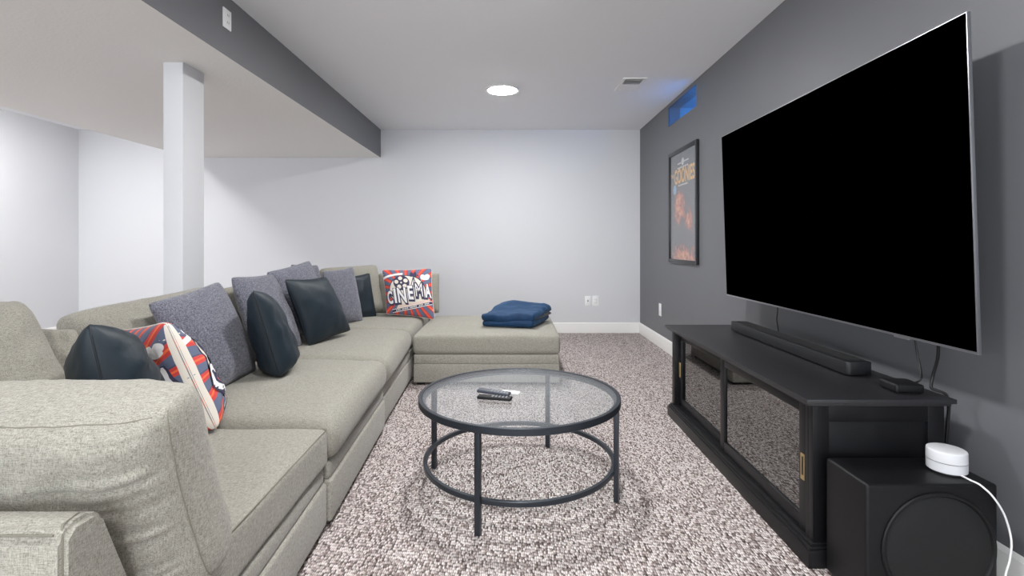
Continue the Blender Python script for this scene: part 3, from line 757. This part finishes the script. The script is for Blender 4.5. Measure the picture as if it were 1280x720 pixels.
def door(y0, y1, xf, hy):
    z0, z1, st = 0.086, CZ-0.046, 0.046
    bm = bmesh.new()
    bx(bm, xf, xf+0.018, y0, y0+st, z0, z1, bev=0.002); bx(bm, xf, xf+0.018, y1-st, y1, z0, z1, bev=0.002)
    bx(bm, xf, xf+0.018, y0+st-0.001, y1-st+0.001, z1-0.030, z1, bev=0.002); bx(bm, xf, xf+0.018, y0+st-0.001, y1-st+0.001, z0, z0+0.046, bev=0.002)
    d = obj('door', bm, M_black_wood, mc)
    g = box('pane', (xf+0.008, xf+0.011, y0+st-0.004, y1-st+0.004, z0+0.042, z1-0.026), M_doorglass, d)
    hb = bmesh.new(); zc = 0.303
    for a in ((-0.011, -0.0065, -0.045, 0.045), (0.0065, 0.011, -0.045, 0.045), (-0.0065, 0.0065, 0.036, 0.045), (-0.0065, 0.0065, -0.045, -0.030)):
        bx(hb, xf-0.003, xf+0.002, hy+a[0], hy+a[1], zc+a[2], zc+a[3], bev=0.0008)
    old = set(hb.faces)
    bx(hb, xf-0.0008, xf+0.0015, hy-0.007, hy+0.007, zc-0.04, zc+0.04)
    for f in hb.faces:
        if f not in old: f.material_index = 1
    h = obj('handle', hb, [M_brass, M_inside], d); h['label'] = 'recessed brass pull'
door(CY0+0.045, 2.455, CX0+0.006, CY0+0.067)
door(2.410, CY1-0.045, CX0+0.027, CY1-0.067)
settle(mc)

# soundbar
sb = thing('soundbar', 'long black soundbar lying on the media cabinet', 'soundbar', (1.345, 2.47, CZ))
sx0, sx1, sy0, sy1 = 1.296, 1.392, 1.947, 2.99
plan = [(sx0, sy0+0.012), (sx0+0.012, sy0), (sx1, sy0), (sx1, sy1), (sx0+0.012, sy1), (sx0, sy1-0.012)]
bm = bmesh.new(); prism(bm, plan, CZ+0.004, CZ+0.056, 0.004, 2); obj('body', bm, M_bar, sb)
box('top_plate', (sx0+0.022, sx1-0.006, sy0+0.03, sy1-0.03, CZ+0.0558, CZ+0.0572), M_black_dull, sb)
for yy in (sy0+0.12, sy1-0.12): box('foot', (sx0+0.02, sx1-0.02, yy-0.03, yy+0.03, CZ, CZ+0.006), M_black, sb)
settle(sb)

# streaming box
stb = thing('streaming_box', 'small square black streaming box on the near corner of the cabinet', 'streaming box', (1.365, 1.765, CZ)); stb.rotation_euler = (0, 0, -0.10)
bm = bmesh.new(); bx(bm, -0.047, 0.047, -0.047, 0.047, 0.002, 0.032, bev=0.009, seg=3); obj('body', bm, M_black, stb)
bm = bmesh.new(); bx(bm, -0.038, 0.038, -0.038, 0.038, 0, 0.004); obj('foot_pad', bm, M_black_dull, stb)

# ---- television, tilted slightly down
tv = thing('television', 'large flat wall-mounted television, screen black', 'television', (1.402, 2.4, 0.745))
tilt = math.atan2(0.034, 1.035); tv.rotation_euler = (0, -tilt, 0)
TW, TH = 0.8865, 1.036
bm = bmesh.new(); bx(bm, 0.0, 0.012, -TW, TW, 0, TH, bev=0.0015); obj('bezel', bm, M_silver, tv)
bm = bmesh.new(); bx(bm, -0.0012, 0.001, -TW+0.004, TW-0.004, 0.009, TH-0.004); obj('screen', bm, M_screen, tv)
bm = bmesh.new(); bx(bm, 0.011, 0.05, -TW*0.82, TW*0.82, 0.05, TH*0.62, bev=0.012); obj('rear_housing', bm, M_black, tv)
bm = bmesh.new(); bx(bm, 0.048, 0.075, -0.28, 0.28, 0.28, 0.58, bev=0.003); bx(bm, 0.07, 0.125, -0.05, 0.05, 0.38, 0.48); obj('wall_bracket', bm, M_black, tv)
bm = bmesh.new(); bx(bm, 0.001, 0.014, -TW*0.66-0.035, -TW*0.66+0.035, -0.006, 0.001, bev=0.001); obj('sensor', bm, M_silver, tv)

# cables
def cable(label, pts, r=0.0035, mat=None, k=8):
    o = tube('cable', catmull(pts, k), r, mat or M_cable); tag(o, label, 'cable'); return o
def W(x, y, X):                      # point seen at x,y lying at side distance X
    Y = X*F_PX/(x-640); return P(x, y, Y)
cable('thin black cable hanging under the far part of the television', [W(972, 376, 1.455), W(972, 390, 1.46), W(971, 400, 1.462), W(973, 414, 1.475), W(974, 432, 1.485)], 0.003)
cable('black cable dropping from the television to the streaming box, left of two', [W(1144, 424, 1.44), W(1147, 445, 1.44), W(1151, 464, 1.43), W(1149, 476, 1.405), V(1.40, 1.80, CZ+0.010)], 0.0035)
cable('thick black cable dropping behind the near end of the cabinet, right of two',
      [W(1173, 428, 1.455), W(1172, 448, 1.462), W(1166, 470, 1.462), W(1164, 484, 1.45), W(1171, 488, 1.460), W(1182, 493, 1.482), W(1186, 506, 1.492), W(1185, 524, 1.494), W(1183, 550, 1.494), W(1181, 600, 1.494)], 0.005)

# ---- subwoofer
sw = thing('subwoofer', 'black subwoofer box with a round driver in front of the cabinet', 'subwoofer', (1.22, 1.56, 0))
sx0, sx1, sy0, sy1, sz = 1.030, 1.414, 1.463, 1.652, 0.380
bm = bmesh.new(); bx(bm, sx0, sx1, sy0, sy1, 0.012, sz, bev=0.010, seg=3); obj('body', bm, M_black, sw)
dc = Vector(((1173-640)/F_PX*1.463, sy0, 1.08-(687-305)/F_PX*1.463)); rr = 72/F_PX*1.463
bm = bmesh.new(); ring = lathe(bm, [(rr, -0.002), (rr, 0.004), (rr-0.003, 0.007), (rr-0.010, 0.007), (rr-0.014, 0.003), (rr-0.016, -0.002)], 64, dc, 'y'); obj('driver_ring', bm, M_black, sw)
bm = bmesh.new(); lathe(bm, [(rr-0.012, 0.001), (rr-0.02, 0.004), (rr*0.5, 0.008), (0.0005, 0.010)], 64, dc, 'y'); obj('driver_grille', bm, M_black_dull, sw)
for fx in (sx0+0.05, sx1-0.05):
    for fy in (sy0+0.04, sy1-0.04): box('foot', (fx-0.015, fx+0.015, fy-0.015, fy+0.015, 0, 0.014), M_black_dull, sw)
settle(sw)

# ---- white puck router
pk = thing('wifi_router', 'white cylindrical wifi router puck standing on the subwoofer', 'router', (1.343, 1.555, sz))
bm = bmesh.new(); R = lathe(bm, [(0.0005, 0.0), (0.043, 0.0), (0.046, 0.004)], 56); obj('foot_disc', bm, M_slot, pk)
bm = bmesh.new(); R = lathe(bm, [(0.046, 0.004), (0.0505, 0.007), (0.051, 0.0345)], 64); bm.faces.new(R[0][::-1]); obj('lower_shell', bm, M_puck, pk, angle=50)
bm = bmesh.new(); lathe(bm, [(0.0495, 0.0345), (0.0495, 0.0365)], 64); obj('light_band', bm, M_slot, pk)
bm = bmesh.new(); R = lathe(bm, [(0.051, 0.0362), (0.0505, 0.063), (0.0495, 0.0665), (0.047, 0.068), (0.0005, 0.0672)], 64); obj('upper_shell', bm, M_puck, pk, angle=50)
cable('white cable curling down from the wifi router', [V(1.346, 1.508, sz+0.006), V(1.351, 1.480, sz+0.004), V(1.357, 1.456, sz+0.001), P(1242, 622, 1.442), P(1256, 645, 1.44), P(1264, 675, 1.44), P(1262, 700, 1.44), P(1256, 724, 1.44), V(1.44, 1.47, 0.004)], 0.0028, M_wcable)

# ================================================================= framed poster
po = thing('framed_poster', 'tall black framed film poster on the charcoal wall beyond the television', 'poster', (XR, 4.565, 0.905))
PY0, PY1, PZ0, PZ1 = 4.185, 4.945, 0.903, 1.955; fw = 0.034; px0 = XR-0.024
M_frame = plain('black satin frame', rgb(34, 35, 38), 0.3)
for nm, d in (('frame_rail', (px0, XR, PY0, PY0+fw, PZ0, PZ1)), ('frame_rail', (px0, XR, PY1-fw, PY1, PZ0, PZ1)),
              ('frame_rail', (px0, XR, PY0+fw, PY1-fw, PZ0, PZ0+fw)), ('frame_rail', (px0, XR, PY0+fw, PY1-fw, PZ1-fw, PZ1))):
    box(nm, d, M_frame, po, bev=0.003)
def poster_mat():
    m, nt, b = newmat('poster print')
    tc = node(nt, 'ShaderNodeTexCoord'); sx = node(nt, 'ShaderNodeSeparateXYZ'); nt.links.new(tc.outputs['UV'], sx.inputs[0])
    def mth(op, a, b2=None):
        n = node(nt, 'ShaderNodeMath', operation=op)
        for i, v in enumerate((a, b2)):
            if v is None: continue
            if isinstance(v, (int, float)): n.inputs[i].default_value = v
            else: nt.links.new(v, n.inputs[i])
        return n.outputs[0]
    u, v = sx.outputs[0], sx.outputs[1]
    def blob(cx, cy, rx, ry):
        a = mth('POWER', mth('DIVIDE', mth('SUBTRACT', u, cx), rx), 2.0); c = mth('POWER', mth('DIVIDE', mth('SUBTRACT', v, cy), ry), 2.0)
        return mth('SUBTRACT', 1.0, mth('ADD', a, c))
    f = mth('MAXIMUM', blob(0.36, 0.50, 0.27, 0.20), mth('MAXIMUM', blob(0.5, 0.0, 0.62, 0.17), blob(0.72, 0.36, 0.17, 0.13)))
    mp = node(nt, 'ShaderNodeMapping'); mp.inputs['Scale'].default_value = (10, 13, 1); nt.links.new(tc.outputs['UV'], mp.inputs['Vector'])
    nz = node(nt, 'ShaderNodeTexNoise', Scale=1.0, Detail=6.0, Roughness=0.7); nt.links.new(mp.outputs['Vector'], nz.inputs['Vector'])
    g = mth('ADD', mth('MULTIPLY', f, 0.45), mth('MULTIPLY', mth('SUBTRACT', nz.outputs['Fac'], 0.5), 1.7))
    cr = node(nt, 'ShaderNodeValToRGB'); e = cr.color_ramp.elements
    e[0].position = 0.10; e[0].color = rgb(78, 78, 83); e[1].position = 0.70; e[1].color = rgb(250, 222, 170)  # ground paled: glare haze on the glazing put into the print colour
    for p_, c_ in ((0.2, (120, 62, 40)), (0.36, (206, 104, 62)), (0.55, (236, 168, 104))):
        k = e.new(p_); k.color = rgb(*c_)
    nt.links.new(g, cr.inputs['Fac']); nt.links.new(cr.outputs['Color'], b.inputs['Base Color']); b.inputs['Roughness'].default_value = 0.5
    return m
xp = XR-0.008
vs_ = [(xp, PY1-fw+.002, PZ0+fw-.002), (xp, PY0+fw-.002, PZ0+fw-.002), (xp, PY0+fw-.002, PZ1-fw+.002), (xp, PY1-fw+.002, PZ1-fw+.002)]
vs2 = [(xp+0.006, y, z) for x, y, z in vs_]
pr = pyobj('print', vs_+vs2, [(0, 1, 2, 3), (7, 6, 5, 4), (0, 4, 5, 1), (1, 5, 6, 2), (2, 6, 7, 3), (3, 7, 4, 0)], poster_mat(), po, smooth=False, uv=[(0, 0), (1, 0), (1, 1), (0, 1)]*2)
pw, ph = PY1-PY0-2*fw, PZ1-PZ0-2*fw
def on_poster(nm, me, mat, d=0.0008):
    for v in me.vertices: v.co = Vector((xp-d, (PY0+PY1)/2-v.co.x, PZ0+fw+v.co.y))
    link_obj(nm, me, mat, pr)
M_title = plain('orange yellow lettering', rgb(250, 196, 92), 0.6)
M_wink = plain('white lettering', rgb(225, 225, 225), 0.6)
M_bluei = plain('pale blue ink', rgb(150, 190, 225), 0.6)
on_poster('lettering', text_mesh('GOONIES', 0.185, 0.005, 0.66, 0, (0.035, ph*0.775), 9), M_title)
on_poster('lettering', text_mesh('THE', 0.05, 0.002, 0.9, 0, (-0.29, ph*0.80), 9), M_title)
for cx, cy, w_ in ((-0.09, 0.895, 0.10), (0.09, 0.90, 0.13)):
    on_poster('print', poly_mesh([(cx-w_/2, ph*cy), (cx+w_/2, ph*cy), (cx+w_/2, ph*cy+0.012), (cx-w_/2, ph*cy+0.012)], 9), M_wink)
on_poster('print', poly_mesh(disc(0.0, ph*0.908, 0.035, n=16), 9), M_wink)
for k in range(6): on_poster('print', poly_mesh([(-0.14+k*0.048, ph*0.852), (-0.10+k*0.048, ph*0.852), (-0.10+k*0.048, ph*0.866), (-0.14+k*0.048, ph*0.866)], 9), M_wink)
for k in range(6): on_poster('print', poly_mesh([(-0.12+k*0.042, ph*0.688), (-0.085+k*0.042, ph*0.688), (-0.085+k*0.042, ph*0.702), (-0.12+k*0.042, ph*0.702)], 9), M_wink)
on_poster('print', poly_mesh(disc(-0.22, ph*0.665, 0.045, n=16), 9), M_bluei)
box('glazing', (xp-0.006, xp-0.004, PY0+fw-.002, PY1-fw+.002, PZ0+fw-.002, PZ1-fw+.002), M_posterglass, po)
settle(po)
